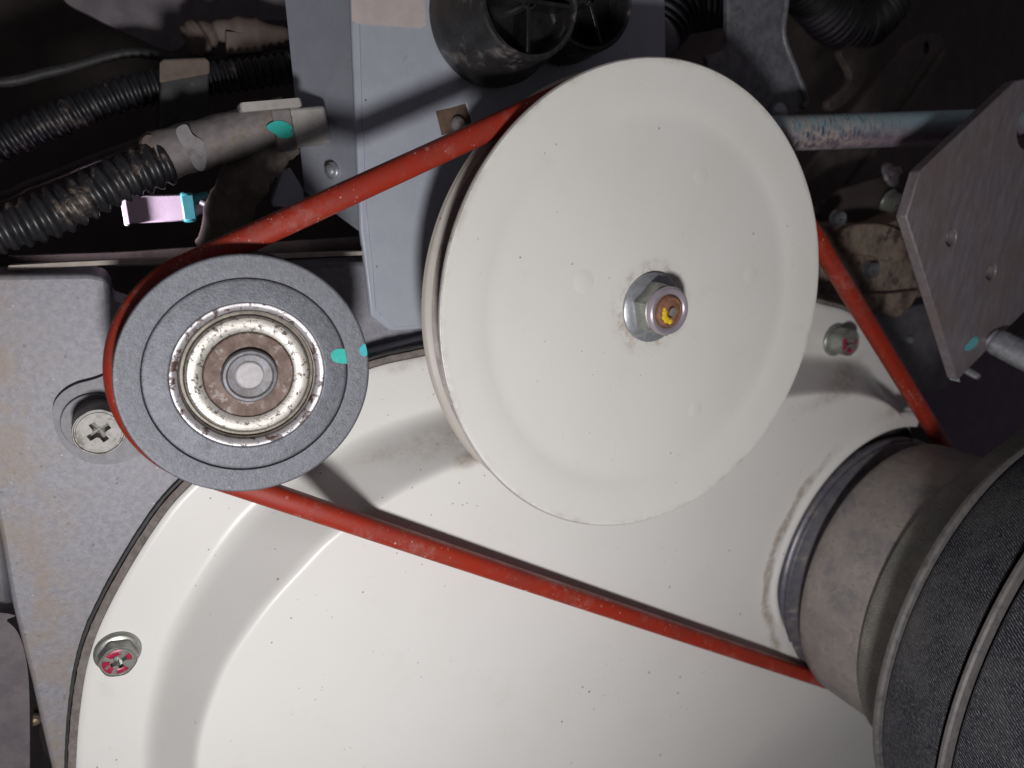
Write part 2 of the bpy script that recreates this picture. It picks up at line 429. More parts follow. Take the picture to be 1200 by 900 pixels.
class MB:
    """collects geometry in machine mm and links it as one mesh object"""

    def __init__(s):
        s.bm = bmesh.new()
        s.uv = s.bm.loops.layers.uv.new('UVMap')

    def grid(s, rows, closed=True, capa=False, capb=False, uv=None):
        V = [[s.bm.verts.new(p) for p in r] for r in rows]
        n = len(rows[0])
        for i in range(len(rows) - 1):
            for j in range(n if closed else n - 1):
                k = (j + 1) % n
                f = s.bm.faces.new((V[i][j], V[i][k], V[i + 1][k], V[i + 1][j]))
                if uv:
                    for lp, (a, b) in zip(f.loops, ((i, j), (i, j + 1), (i + 1, j + 1), (i + 1, j))):
                        lp[s.uv].uv = uv(a, b)
        if capa:
            s.bm.faces.new(V[0])
        if capb:
            s.bm.faces.new(V[-1])
        return V

    def lathe(s, c, prof, seg=96, mtx=None, capa=False, capb=False, a0=0.0):
        """prof: (r, w) pairs round the axis through c (u, v) along w, or along mtx's z axis"""
        rows, run, L = [], [0.0], 0.0
        for (r0, w0), (r1, w1) in zip(prof, prof[1:]):
            L += hypot(r1 - r0, w1 - w0)
            run.append(L)
        rm = max(r for r, _ in prof)
        for r, w in prof:
            row = []
            for k in range(seg):
                a = a0 + 2 * pi * k / seg
                p = Vector((r * cos(a), r * sin(a), w))
                row.append(mtx @ p if mtx else p + Vector((c[0], c[1], 0)))
            rows.append(row)
        s.grid(rows, True, capa, capb, lambda i, j: (2 * pi * rm * j / seg, run[i]))
        return s

    def disc_fill(s, loops, w, mtx=None):
        es = []
        for lp in loops:
            vs = [s.bm.verts.new(mtx @ Vector((x, y, w)) if mtx else (x, y, w)) for x, y in lp]
            es += [s.bm.edges.new((vs[i], vs[(i + 1) % len(vs)])) for i in range(len(vs))]
        bmesh.ops.triangle_fill(s.bm, edges=es, use_beauty=True, use_dissolve=False)

    def prism(s, outer, w1, w0, holes=(), mtx=None, back=True):
        """flat plate: front at w1, back at w0, with holes cut right through"""
        s.disc_fill([outer, *holes], w1, mtx)
        if back:
            s.disc_fill([outer, *holes], w0, mtx)
        for lp in (outer, *holes):
            T = (lambda x, y, w: mtx @ Vector((x, y, w))) if mtx else (lambda x, y, w: Vector((x, y, w)))
            s.grid([[T(x, y, w1) for x, y in lp], [T(x, y, w0) for x, y in lp]])
        bmesh.ops.remove_doubles(s.bm, verts=s.bm.verts, dist=.0005)
        return s

    def sweep(s, path, sect, closed=False, cap=True, up=Vector((0, 0, 1))):
        """sect(i, s) -> list of (a, b) in the frame (side, up) at point i"""
        n = len(path)
        rows, run = [], 0.0
        uvr = []
        for i, p in enumerate(path):
            if i:
                run += (p - path[i - 1]).length
            q0 = path[i - 1] if (i or closed) else path[0]
            q1 = path[(i + 1) % n] if (i < n - 1 or closed) else path[-1]
            t = (q1 - q0).normalized()
            side = t.cross(up)
            if side.length < 1e-4:
                side = t.cross(Vector((1, 0, 0)))
            side.normalize()
            upv = side.cross(t).normalized()
            sc = sect(i, run)
            rows.append([p + side * a + upv * b for a, b in sc])
            uvr.append(run)
        m = len(rows[0])
        r0 = max(hypot(a, b) for a, b in sect(0, 0))
        if closed:
            rows.append(rows[0])
            uvr.append(run + 1)
        s.grid(rows, True, cap and not closed, cap and not closed, lambda i, j: (uvr[i], 2 * pi * r0 * j / m))
        if closed:
            bmesh.ops.remove_doubles(s.bm, verts=s.bm.verts, dist=.0005)
        return s

    def tube(s, path, r, seg=24, cap=True):
        fr = r if callable(r) else (lambda i, L: r)
        return s.sweep(path, lambda i, L: [(fr(i, L) * cos(2 * pi * k / seg), fr(i, L) * sin(2 * pi * k / seg)) for k in range(seg)], cap=cap)

    def build(s, name, mat, parent=None, origin=None, bevel=0.0, bseg=2, sharp=32, label=None, dirt=None, bang=30):
        bm = s.bm
        bmesh.ops.recalc_face_normals(bm, faces=bm.faces)
        if origin is None:
            lo = [min(v.co[i] for v in bm.verts) for i in range(3)]
            hi = [max(v.co[i] for v in bm.verts) for i in range(3)]
            origin = Vector([(lo[i] + hi[i]) / 2 for i in range(3)])
        origin = Vector(origin)
        dv = [dirt(v.co) for v in bm.verts] if dirt else None
        for v in bm.verts:
            v.co = W(v.co - origin)
        me = bpy.data.meshes.new(name)
        # (u, v, w) -> (u, -w, v) keeps handedness
        bm.to_mesh(me)
        bm.free()
        if dv:
            at = me.attributes.new('dirt', 'FLOAT', 'POINT')
            at.data.foreach_set('value', dv)
        for p in me.polygons:
            p.use_smooth = True
        me.set_sharp_from_angle(angle=radians(sharp))
        me.materials.append(M[mat])
        o = bpy.data.objects.new(name, me)
        link(o, parent, origin)
        if bevel:
            b = o.modifiers.new('bevel', 'BEVEL')
            b.width = bevel * MM
            b.segments = bseg
            b.limit_method = 'ANGLE'
            b.angle_limit = radians(bang)
        if label:
            o['label'] = label
        return o


def px_poly(pts, w):
    return [tuple(P(x, y, w)[:2]) for x, y in pts]


def catmull(pts, n, closed=True):
    out, N = [], len(pts)
    segs = N if closed else N - 1
    for i in range(segs):
        g = (lambda k: pts[k % N]) if closed else (lambda k: pts[min(max(k, 0), N - 1)])
        p0, p1, p2, p3 = g(i - 1), g(i), g(i + 1), g(i + 2)
        for k in range(n):
            t = k / n
            out.append(tuple(.5 * (2 * b + (c - a) * t + (2 * a - 5 * b + 4 * c - d) * t * t + (3 * b - a - 3 * c + d) * t ** 3) for a, b, c, d in zip(p0, p1, p2, p3)))
    if not closed:
        out.append(tuple(pts[-1]))
    return out


def circle(r, n=48, c=(0, 0), a0=0.0):
    return [(c[0] + r * cos(a0 + 2 * pi * k / n), c[1] + r * sin(a0 + 2 * pi * k / n)) for k in range(n)]


def at(p, axis=Vector((0, 0, 1)), spin=0.0):
    q = Vector((0, 0, 1)).rotation_difference(Vector(axis).normalized())
    return Matrix.Translation(Vector(p)) @ q.to_matrix().to_4x4() @ Matrix.Rotation(spin, 4, 'Z')


def cross_loop(L, t, k=.35):
    """plus-shaped outline with small fillets in the inner corners"""
    pts = []
    for q in range(4):
        a = q * pi / 2
        for x, y in ((L, -t), (L, t), (t * 1.6, t * 1.05), (t * 1.05, t * 1.6)):
            pts.append((x * cos(a) - y * sin(a), x * sin(a) + y * cos(a)))
    return pts


def cross_bolt(parent, p, rf, rh, hf, hh, mats, axis=(0, 0, 1), spin=0.0, rx=.55, label=None, paint=None, round_head=False, name='bolt'):
    """hex-flanged bolt with a cross recess: flange radius rf, head radius rh"""
    m = at(p, axis, spin)
    fl = MB().lathe(None, [(rf * .6, 0), (rf, 0), (rf, hf * .45), (rf * .96, hf * .8), (rf * .86, hf), (rh * .8, hf * 1.25)], 40, m)
    root = fl.build(name, mats[0], parent, p, sharp=40, label=label)
    top = hf + hh
    hd = MB()
    T = lambda x, y, w: m @ Vector((x, y, w))
    cp = cross_loop(rh * rx, rh * .13)
    angs = sorted({round(atan2(y, x) % (2 * pi), 5) for x, y in cp} | {round(2 * pi * q / 48 + .013, 5) for q in range(48)})

    def cross_r(a):
        best = 0
        for (x0, y0), (x1, y1) in zip(cp, cp[1:] + cp[:1]):
            ex, ey = x1 - x0, y1 - y0
            den = cos(a) * ey - sin(a) * ex
            if abs(den) < 1e-9:
                continue
            tt = (x0 * ey - y0 * ex) / den
            uu = (x0 * sin(a) - y0 * cos(a)) / den
            if tt > 0 and -1e-4 <= uu <= 1 + 1e-4:
                best = max(best, tt)
        return best
    cr = [(cross_r(a), a) for a in angs]
    hd.grid([[T(rh * .84 * cos(a), rh * .84 * sin(a), top) for _, a in cr], [T(r * cos(a), r * sin(a), top) for r, a in cr],
             [T(r * .82 * cos(a), r * .82 * sin(a), top - rh * .38) for r, a in cr], [T(r * .1 * cos(a), r * .1 * sin(a), top - rh * .5) for r, a in cr]], True, False, True)
    seg = 48

    def hexr(a, r):
        if round_head:
            return r * (1 - .045 * (1 - cos(6 * a)))
        d = (a + pi / 6) % (pi / 3) - pi / 6
        return r * .9 / max(cos(d), .9) * 1.0 if False else r * cos(pi / 6) / cos(d)
    rows = []
    for kr, w, hx in ((.84, top, 0), (.86, top - .05 * rh, 0), (.885, top - .05 * rh, .2), (.91, top + .02 * rh, .3), (.94, top + .02 * rh, .5), (.98, top - .09 * rh, .9), (1.0, top - .26 * rh, 1), (1.0, hf * .8, 1)):
        row = []
        for k in range(seg):
            a = 2 * pi * k / seg
            r = rh * kr
            rr = r * (1 - hx) + hx * min(hexr(a, rh * 1.08), rh * 1.02)
            row.append(T(rr * cos(a), rr * sin(a), w))
        rows.append(row)
    hd.grid(rows)
    bmesh.ops.remove_doubles(hd.bm, verts=hd.bm.verts, dist=.001)
    h = hd.build('bolt_head', mats[1], root, p, sharp=35)
    if paint:
        pm = MB()
        for a0, a1, r0, r1 in paint:
            n = 10
            rows = [[T(r * cos(a0 + (a1 - a0) * k / n), r * sin(a0 + (a1 - a0) * k / n), top + z) for k in range(n + 1)] for r, z in ((rh * r0, .03), (rh * (r0 + .05), .22), (rh * (r1 - .06), .22), (rh * r1, .0))]
            pm.grid(rows, False)
        pm.build('paint_mark', 'pinkpaint', root, p, label='crimson paint mark on the bolt head')
    return root


# ---------------------------------------------------------------- the setting
CI, CB, CD = Vector((37.71, -54.86, 0)), Vector((201.57, -24.0, 0)), Vector((426.4, -179.5, 0))
bw = MB()
bw.prism([(-500, -700), (1300, -700), (1300, 600), (-500, 600)], -330, -336)
tag(bw.build('compartment_wall', 'dark'), kind='structure')

# cast aluminium engine side
eng = thing('engine_casting', P(60, 600, -50.5), 'grey cast aluminium engine side behind the small grey pulley', 'engine casting')
pts = [(-420, 322), (20, 322), (104, 321), (122, 324), (129, 336), (131, 352), (220, 380), (300, 480), (400, 462), (440, 446), (560, 425), (700, 480), (700, 700), (500, 1040), (66, 1040), (60, 900), (48, 850), (37, 800), (26, 756), (14, 709), (2, 640), (-8, 590), (-420, 575)]
MB().prism(px_poly(pts, -51), -51, -84).build('front_face', 'cast', eng, Vector((86.82, -189.31, -67.5)), bevel=3.2, bseg=4)
pts = [(260, 318), (330, 312), (430, 306), (700, 290), (700, 520), (300, 520), (200, 400)]
MB().prism(px_poly(pts, -64), -64, -90).build('rear_face', 'cast', eng, bevel=2, bseg=3)
pts = [(380, 424), (433, 414), (500, 397), (640, 366), (760, 345), (760, 420), (600, 440), (430, 480), (380, 480)]
MB().prism(px_poly(pts, -54), -54, -70).build('gasket_ledge', 'cast', eng, bevel=1.2, bseg=3)
# raised slot boss with its washer and bolt
bo = catmull([(62, 478), (64, 500), (74, 522), (92, 537), (116, 544), (145, 541), (190, 520), (240, 490), (230, 400), (170, 415), (120, 441), (88, 451), (70, 463)], 6)
MB().prism(px_poly(bo, -48.6), -48.6, -52).build('slot_boss', 'boss', eng, bevel=.9, bseg=3)
pb = P(111, 494, -48.6)
MB().lathe(pb, [(4, -48.5), (10.4, -48.5), (10.7, -48.2), (10.7, -47.4), (10.4, -47.1), (4, -47.0)], 64).build('washer', 'boss', eng)
b = cross_bolt(eng, P(117, 495, -47.0), 8.8, 8.3, 1.0, 11.5, ('zincyel', 'hubring'), (0, 0, 1), .62, .47, label='large cross-recessed bolt beside the belt', round_head=True)

# dark engine part at the lower left
ft = thing('side_casing', P(10, 900, -80), 'dull grey rounded engine part at the far lower left edge', 'engine part')
pts = catmull([(-420, 690), (-20, 716), (8, 728), (24, 748), (33, 790), (35, 860), (34, 940), (30, 1040), (-420, 1040)], 5)
MB().prism(px_poly(pts, -84), -84, -130).build('body', 'foot', ft, bevel=6, bseg=5)
pts = [(-420, 560), (-8, 566), (2, 600), (10, 660), (17, 712), (-420, 712)]
MB().prism(px_poly(pts, -92), -92, -130).build('upper_lug', 'darkgrey', ft, bevel=3, bseg=3)
p = P(41, 842, -100)
MB().lathe(p, [(.1, p[2] + 3), (1.6, p[2] + 2.7), (2.6, p[2] + 1.6), (2.8, p[2]), (2.0, p[2]), (2.0, p[2] - 14)], 20).build('screw', 'brass', ft)

# ---------------------------------------------------------------- cream belt cover
cov = thing('belt_cover', P(600, 800, -48), 'large cream painted domed cover behind the pulleys and red belt', 'machine cover')
O = [(86, 1010), (88, 950), (89, 900), (92, 850), (99, 797), (108, 760), (121, 726), (147, 676), (183, 618), (216, 577), (280, 520), (350, 470), (433, 433), (500, 417), (600, 395), (720, 370), (850, 352), (930, 348), (965, 357), (995, 366), (1018, 386), (1033, 416), (1044, 440), (1066, 475), (1088, 545), (1110, 680), (1110, 820), (1120, 960), (1040, 1060), (900, 1150), (700, 1190), (480, 1190), (300, 1180), (170, 1140), (104, 1080)]
F = [(188, 1010), (180, 950), (177, 900), (180, 850), (190, 797), (200, 760), (216, 722), (240, 680), (272, 631), (300, 599), (338, 566), (382, 543), (428, 517), (505, 489), (600, 465), (720, 446), (850, 432), (925, 424), (965, 424), (995, 427), (1016, 432), (1028, 445), (1040, 462), (1058, 490), (1078, 560), (1100, 680), (1100, 810), (1085, 930), (1030, 1020), (890, 1105), (700, 1150), (480, 1150), (320, 1130), (240, 1090), (204, 1050)]
Cc = [(216, 1010), (206, 950), (204, 900), (212, 856), (230, 806), (246, 774), (268, 742), (298, 704), (340, 660), (368, 632), (400, 608), (438, 586), (480, 562), (545, 534), (620, 508), (720, 490), (850, 470), (925, 459), (965, 454), (995, 453), (1018, 455), (1040, 460), (1058, 469), (1073, 486), (1084, 512), (1089, 560), (1092, 640), (1076, 740), (1025, 775), (968, 815), (872, 898), (760, 1000), (500, 1060), (340, 1060), (270, 1040), (232, 1024)]
WF, WD = -45.5, -20.0
NS = 10
o_ = catmull([tuple(P(x, y, WF)[:2]) for x, y in O], NS)
f_ = catmull([tuple(P(x, y, WF)[:2]) for x, y in F], NS)
c_ = catmull([tuple(P(x, y, WD)[:2]) for x, y in Cc], NS)
rows = []


def lerp(a, b, t):
    return [(p[0] + (q[0] - p[0]) * t, p[1] + (q[1] - p[1]) * t) for p, q in zip(a, b)]


rows.append([(x, y, WF - 1.6) for x, y in lerp(o_, f_, .004)])
rows.append([(x, y, WF - .5) for x, y in o_])
rows.append([(x, y, WF) for x, y in lerp(o_, f_, .02)])
for t in (.1, .25, .4, .55, .7, .8):
    rows.append([(x, y, WF) for x, y in lerp(o_, f_, t)])
# wall, with a filleted foot and a rounded crest
NW = 26
cen = (sum(p[0] for p in c_) / len(c_), sum(p[1] for p in c_) / len(c_))


def wall_h(t):
    """long soft fillet at the foot, steepest just below a tight crest"""
    a, b = .30, .84                       # t runs from before the foot to past the crest
    if t < a:
        return .5 * t * t / a
    if t < b:
        return .5 * a + (t - a)
    k = 1 - b
    s_ = t - b
    return .5 * a + (b - a) + s_ - .5 * s_ * s_ / k


hm = wall_h(1.0)
c2 = lerp(c_, [cen] * len(c_), .05)
f2 = lerp(f_, o_, .16)
for i in range(NW + 1):
    t = i / NW
    rows.append([(x, y, WF + (WD - WF) * wall_h(t) / hm) for x, y in lerp(f2, c2, t)])
for t in [k / 110 for k in range(1, 110)]:
    rows.append([(x, y, WD + .8 * (1 - (1 - t) ** 2)) for x, y in lerp(c2, [cen] * len(c2), t)])
stains = [((500, 507), -46, 24, 5.5, .55), ((530, 522), -41, 9, 3.2, .85), ((528, 505), -44, 12, 7, .45), ((440, 525), -46, 20, 3.5, .42), ((480, 424), -48, 18, 2.5, .55), ((985, 447), -30, 46, 6, .62), ((1045, 478), -22, 24, 8, .5), ((425, 590), -22, 6, 4, .35), ((950, 835), -20, 26, 3, .5), ((990, 870), -28, 20, 14, .3), ((120, 800), -48, 5, 12, .3), ((560, 640), -20, 12, 3, .2)]
stains = [(P(a, b, w), ru, rv, k) for (a, b), w, ru, rv, k in stains]
RC = 98.0


def cover_dirt(p):
    d = 0.04
    aa = math.degrees(atan2(p[1] - CD[1], p[0] - CD[0])) % 360
    kk = max(0, min(1, (aa - 176) / 34))
    rr = hypot(p[0] - CD[0], p[1] - CD[1]) + 9.5 * kk * kk * (3 - 2 * kk)
    if 90 < rr < 112 and p[2] > WD - 5:
        k = .8 * max(0, min(1, (aa - 118) / 30)) * max(0, min(1, (218 - aa) / 10))
        d = max(d, k * max(0, 1 - (abs(rr - 100.6 - .5 * sin(aa * .31)) / (3.2 + .7 * sin(aa * .4))) ** 4))
    for q, ru, rv, k in stains:
        # stretched along a line rising to the right
        du, dv = p[0] - q[0], p[1] - q[1]
        a, b_ = du * .95 + dv * .3, -du * .3 + dv * .95
        d = max(d, k * math.exp(-(a / ru) ** 2 - (b_ / rv) ** 2))
    return d


cb_ = MB()
cb_.grid(rows, True, False, True)
def drum_r(v):
    return hypot(v.co[0] - CD[0], v.co[1] - CD[1])


def drum_a(v):
    return math.degrees(atan2(v[1] - CD[1], v[0] - CD[0])) % 360


def pinch(aa):
    """the opening closes in on the drum toward its lower end"""
    k = max(0, min(1, (aa - 178) / 32))
    return 9.5 * k * k * (3 - 2 * k)


def hump(rr):
    return 1.3 * math.exp(-((rr - 93) / 8.5) ** 2)


for v in cb_.bm.verts:
    if v.co[2] > WD - 6:
        v.co[2] += hump(drum_r(v) + pinch(drum_a(v.co)))
dead = [v for v in cb_.bm.verts if drum_r(v) + pinch(drum_a(v.co)) < 89.5 and v.co[2] > WD - 6 and 84 < drum_a(v.co) < 211]
dset = set(dead)
rim_v = {w_ for v in dead for fc in v.link_faces for w_ in fc.verts if w_ not in dset}
bmesh.ops.delete(cb_.bm, geom=dead, context='VERTS')
for v in rim_v:
    if v.is_valid and v.co[2] > WD - 6 and drum_a(v.co) > 86:
        k = (91.5 - pinch(drum_a(v.co))) / drum_r(v)
        v.co[0], v.co[1] = CD[0] + (v.co[0] - CD[0]) * k, CD[1] + (v.co[1] - CD[1]) * k
cb_.build('cover_shell', 'cover', cov, P(600, 800, -48), sharp=50, dirt=cover_dirt)
# gasket squeezed between cover and casting: dark rubber edge and a fuzzy brown lip
g0 = lerp(o_, f_, -.05)
gout = []
for i, (x, y) in enumerate(o_):
    a = Vector((x - f_[i][0], y - f_[i][1])).normalized()
    gout.append((a.x, a.y))


def off(k, jit=0.0):
    return [(x + a * (k + random.uniform(-jit, jit)), y + b * (k + random.uniform(-jit, jit))) for (x, y), (a, b) in zip(o_, gout)]


gk = MB()
gk.grid([[(x, y, -51.2) for x, y in off(3.0, .12)], [(x, y, WF - 1.6) for x, y in off(2.9, .12)], [(x, y, WF - 1.2) for x, y in off(1.4, .15)], [(x, y, WF - 1.4) for x, y in off(-2)], [(x, y, -51.2) for x, y in off(-2)]])
gk.build('gasket', 'gasket', cov)
gk = MB()
gk.grid([[(x, y, -51.3) for x, y in off(4.3, .1)], [(x, y, WF - 3.0) for x, y in off(4.2, .1)], [(x, y, WF - 2.8) for x, y in off(3.2, .1)], [(x, y, -51.3) for x, y in off(2.6)]])
gk.build('gasket_edge', 'black', cov)
R1 = [(radians(a), radians(b), r0, r1) for a, b, r0, r1 in ((50, 118, .42, .80), (140, 215, .42, .82), (238, 290, .45, .78), (-22, 18, .46, .72))]
cross_bolt(cov, P(138, 763, WF), 8.4, 6.7, 1.8, 5.2, ('zincyel', 'zincyel'), (0.03, -.06, 1), .45, .62, label='flanged bolt with crimson paint marks on its cross head, near the gasket edge', paint=R1)
cross_bolt(cov, P(978, 398, WF), 10.0, 8.0, 2.0, 9.0, ('zincyel', 'zincyel'), (0.0, 0, 1), .2, .62, label='bolt on the cover ear with a little crimson paint', paint=R1[1:])
# pressed collar round the drum opening and a black ring painting the shade in its gap
cc = MB()
rws = []
for rr, ww in ((99.5, -1.2), (98.6, -.5), (97.6, -.1), (96.6, .1), (95.6, .45), (94.6, .9), (93.6, 1.25), (92.6, 1.3), (91.6, 1.0), (90.8, .3), (90.4, -8.0)):
    row = []
    for k in range(241):
        aa = 84 + 128 * k / 240
        ease = min(1, (aa - 84) / 26, (212 - aa) / 22)
        ease = ease * ease * (3 - 2 * ease)
        a = radians(aa)
        rp_ = rr - pinch(aa)
        row.append((CD[0] + rp_ * cos(a), CD[1] + rp_ * sin(a), WD + .42 + hump(rr) + ww * (ease if ww > 0 else 1) - .9 * (1 - ease)))
    rws.append(row)
cc.grid(rws, False)
cc.build('drum_collar', 'cover', cov, dirt=lambda p: .05)
cc = MB()
cc.lathe(CD, [(90.6, WD - 7), (88, WD - 7.5), (80, WD - 8), (70, WD - 8)], 120)
cc.build('drum_gap_shade', 'black', cov)

# ---------------------------------------------------------------- big cream pulley
big = thing('big_pulley', CB + Vector((0, 0, -12)), 'big round cream pulley with a nut at its centre', 'pulley')
c = CB
MB().lathe(c, [(14, -3.8), (40, -3.8), (60, -3.7), (74, -3.5), (77.5, -3.35), (80, -2.9), (82.5, -2.3), (88, -1.5), (94, -.7), (97.0, -.28), (98.2, -.12), (98.7, -.2), (98.8, -.9)], 220).build('front_flange', 'pulley', big, c)
MB().lathe(c, [(98.6, -.5), (99.1, -.6), (99.4, -1.1), (99.3, -1.9), (98.8, -2.4), (98.0, -2.7)], 220).build('flange_edge', 'flange_edge', big, c)
MB().lathe(c, [(98.1, -2.6), (97.6, -2.9), (96, -3.6), (91, -6.8), (87.5, -9.8)], 200).build('flange_back', 'groove_dark', big, c)
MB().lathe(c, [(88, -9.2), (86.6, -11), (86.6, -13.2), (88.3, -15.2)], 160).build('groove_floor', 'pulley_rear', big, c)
MB().lathe(c, [(86.6, -13.4), (88, -14.4), (92, -16.0), (95.6, -18.0)], 200).build('groove_wall', 'groove_dark', big, c)
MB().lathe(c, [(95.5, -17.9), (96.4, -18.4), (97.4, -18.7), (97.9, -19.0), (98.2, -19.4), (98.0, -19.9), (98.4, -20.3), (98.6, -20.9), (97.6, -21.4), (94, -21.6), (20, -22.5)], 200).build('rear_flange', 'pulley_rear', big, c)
MB().lathe(c, [(20, -24.8), (20, -46)], 48).build('shaft_hub', 'darkgrey', big, c)
MB().lathe(c, [(.1, -3.75), (16, -3.75)], 48).build('hub_face', 'pulley', big, c)
for px, py in ((822, 205), (880, 322), (815, 480), (684, 330)):
    q = P(px, py, -3.7)
    MB().lathe(q, [(.05, -3.50), (1.5, -3.52), (2.6, -3.57), (3.6, -3.66), (4.3, -3.72), (4.9, -3.80)], 28).build('dimple', 'pulley_plain', big)
# flanged lock nut
nut = MB().lathe(c, [(6, -3.6), (14.4, -3.6), (15.0, -3.3), (15.0, -2.2), (14.2, -1.7), (11.5, -1.0), (9.5, -.6)], 64).build('nut_flange', 'zinc', big, c)
hx = MB()
rows_ = []
for kr, w, h in ((8.6, 7.2, 0), (9.6, 6.7, 0), (10.2, 6.2, .35), (11.9, 5.0, 1), (11.9, -1.6, 1)):
    row = []
    for k in range(72):
        a = 2 * pi * k / 72 + .35
        d = (2 * pi * k / 72 + pi / 6) % (pi / 3) - pi / 6
        hr = 10.35 / cos(d)
        r = kr * (1 - h) + h * min(hr, 11.8)
        row.append((c[0] + r * cos(a), c[1] + r * sin(a), w))
    rows_.append(row)
hx.grid(rows_)
hx.build('nut_body', 'zincyel', nut, c, sharp=22)
MB().lathe(c, [(10.1, 6.0), (10.2, 8.0), (9.9, 8.9), (9.2, 9.3), (8.2, 9.2), (7.3, 8.7), (6.9, 8.0), (6.8, 6)], 64).build('nut_collar', 'collar', nut, c)
MB().lathe(c, [(7.0, 6.5), (6.9, 8.4), (6.3, 9.4), (5.6, 9.9), (5.0, 9.7), (4.4, 10.0), (2.5, 10.1), (2.3, 9.0), (.1, 8.9)], 48).build('shaft_end', 'rust', big, c)
MB().lathe(c + Vector((1.0, -.1, 0)), [(2.0, 10.15), (1.9, 10.35), (1.2, 10.5), (.05, 10.5)], 24).build('centre_spot', 'steelgrey', big)
dab = MB()
for (x, y, r) in ((-3.3, -.6, 1.3), (-3.0, -2.4, 1.5), (-1.8, -3.6, 1.5), (.2, -4.2, 1.2), (-3.8, .8, .8)):
    dab.lathe(c + Vector((x, y, 0)), [(r, 9.9), (r * .9, 10.25), (r * .5, 10.5), (.05, 10.55)], 12)
dab.build('paint_dab', 'yellow', big, label='dab of yellow paint on the shaft end')

# ---------------------------------------------------------------- idler pulley
idl = thing('idler_pulley', CI + Vector((0, 0, -12)), 'small dark grey steel idler pulley with a rusty bearing centre', 'pulley')
c = CI
MB().lathe(c, [(32.2, -2.2), (32.3, -1.0), (32.5, -.72), (32.9, -.68), (33.3, -.64), (36, -.37), (39.0, -.09), (39.4, -.05), (39.75, -.12), (40.0, -.45), (40.0, -1.0), (39.9, -2.0), (39, -3), (33.9, -8.5), (33.9, -15.5), (39, -21.2), (40, -22), (39.6, -24), (20, -24)], 180).build('rim', 'idler', idl, c)
MB().lathe(c, [(24.2, -2.6), (24.3, -1.2), (24.6, -1.0), (25.0, -.98), (28, -1.0), (31.2, -1.02), (31.6, -1.03), (31.95, -1.12), (32.15, -1.4), (32.25, -2.2)], 160).build('web', 'idler2', idl, c)
MB().lathe(c, [(21.6, -3.4), (22.0, -2.0), (22.6, -1.5), (23.6, -1.1), (24.2, -1.15), (24.35, -2.5)], 140).build('outer_race', 'race', idl, c)
MB().lathe(c, [(19.6, -3.4), (20.2, -4.2), (21.0, -4.2), (21.2, -3.0), (21.5, -2.9), (21.7, -3.6)], 120).build('seal_groove', 'darkgroove', idl, c)
MB().lathe(c, [(14.4, -4.0), (14.6, -3.1), (15.4, -2.7), (17.6, -2.35), (19.0, -2.6), (19.7, -3.5)], 120).build('bearing_shield', 'shield', idl, c)
MB().lathe(c, [(8.6, -3), (9.3, -3.0), (13.9, -2.9), (14.3, -3.3), (14.5, -4.5)], 100).build('inner_race', 'rustrace', idl, c)
MB().lathe(c, [(9.0, -3.4), (8.9, -1.2), (8.4, -.7), (7.6, -.65), (7.0, -1.1), (4.4, -1.3)], 80).build('stud_collar', 'studring', idl, c)
MB().lathe(c + Vector((-.2, .4, 0)), [(4.7, -1.6), (4.6, -.9), (4.1, -.55), (.05, -.45)], 48).build('stud_end', 'studend', idl)
MB().lathe(c, [(10, -23.8), (10, -51)], 40).build('mounting_spacer', 'darkgrey', idl, c)


def patch(name, pts, w, mat, parent, h=.15, label=None):
    loop = catmull([tuple(P(x, y, w)[:2]) for x, y in pts], 4)
    MB().prism(loop, w + h, w - .3).build(name, mat, parent, label=label)


patch('paint_mark', [(388, 414), (394, 409), (407, 409), (409, 412), (410, 424), (408, 426), (395, 425), (389, 421)], -1.0, 'green', idl, label='turquoise paint mark across the pulley face')
patch('paint_mark', [(421, 408), (426, 403), (428, 404), (430, 414), (428, 417), (423, 416)], -.35, 'cyan', idl, .35, label='light blue paint mark on the pulley rim')


def text_on(txt, size, p0, ang, w, mat, parent, depth=.12):
    cu = bpy.data.curves.new('lettering', 'FONT')
    cu.body = txt
    cu.size = size * MM
    cu.extrude = depth * MM
    cu.align_x = 'CENTER'
    cu.align_y = 'CENTER'
    tmp = bpy.data.objects.new('tmp', cu)
    COL.objects.link(tmp)
    dg = bpy.context.evaluated_depsgraph_get()
    me = bpy.data.meshes.new_from_object(tmp.evaluated_get(dg))
    bpy.data.objects.remove(tmp)
    me.materials.clear()
    me.materials.append(M[mat])
    me.transform(Matrix.Rotation(pi / 2, 4, 'X'))
    me.transform(Matrix.Rotation(-ang, 4, 'Y'))
    o = bpy.data.objects.new('lettering', me)
    link(o, parent, (p0[0], p0[1], w))
    return o


M['faint'] = mat_mottle('dusty_raised_lettering', (.25, .235, .215), (.16, .16, .17), 500, .6, .2, (.12, .125, .14), 260, .42, .5, 900, .5)
for i, ch in enumerate('4A 20868'):
    if ch == ' ':
        continue
    a = radians(4 - i * 6.3)
    r = 36.2
    text_on(ch, 3.6, (c[0] + r * cos(a), c[1] + r * sin(a)), a - pi / 2 + pi, -.34, 'faint', idl, .1)

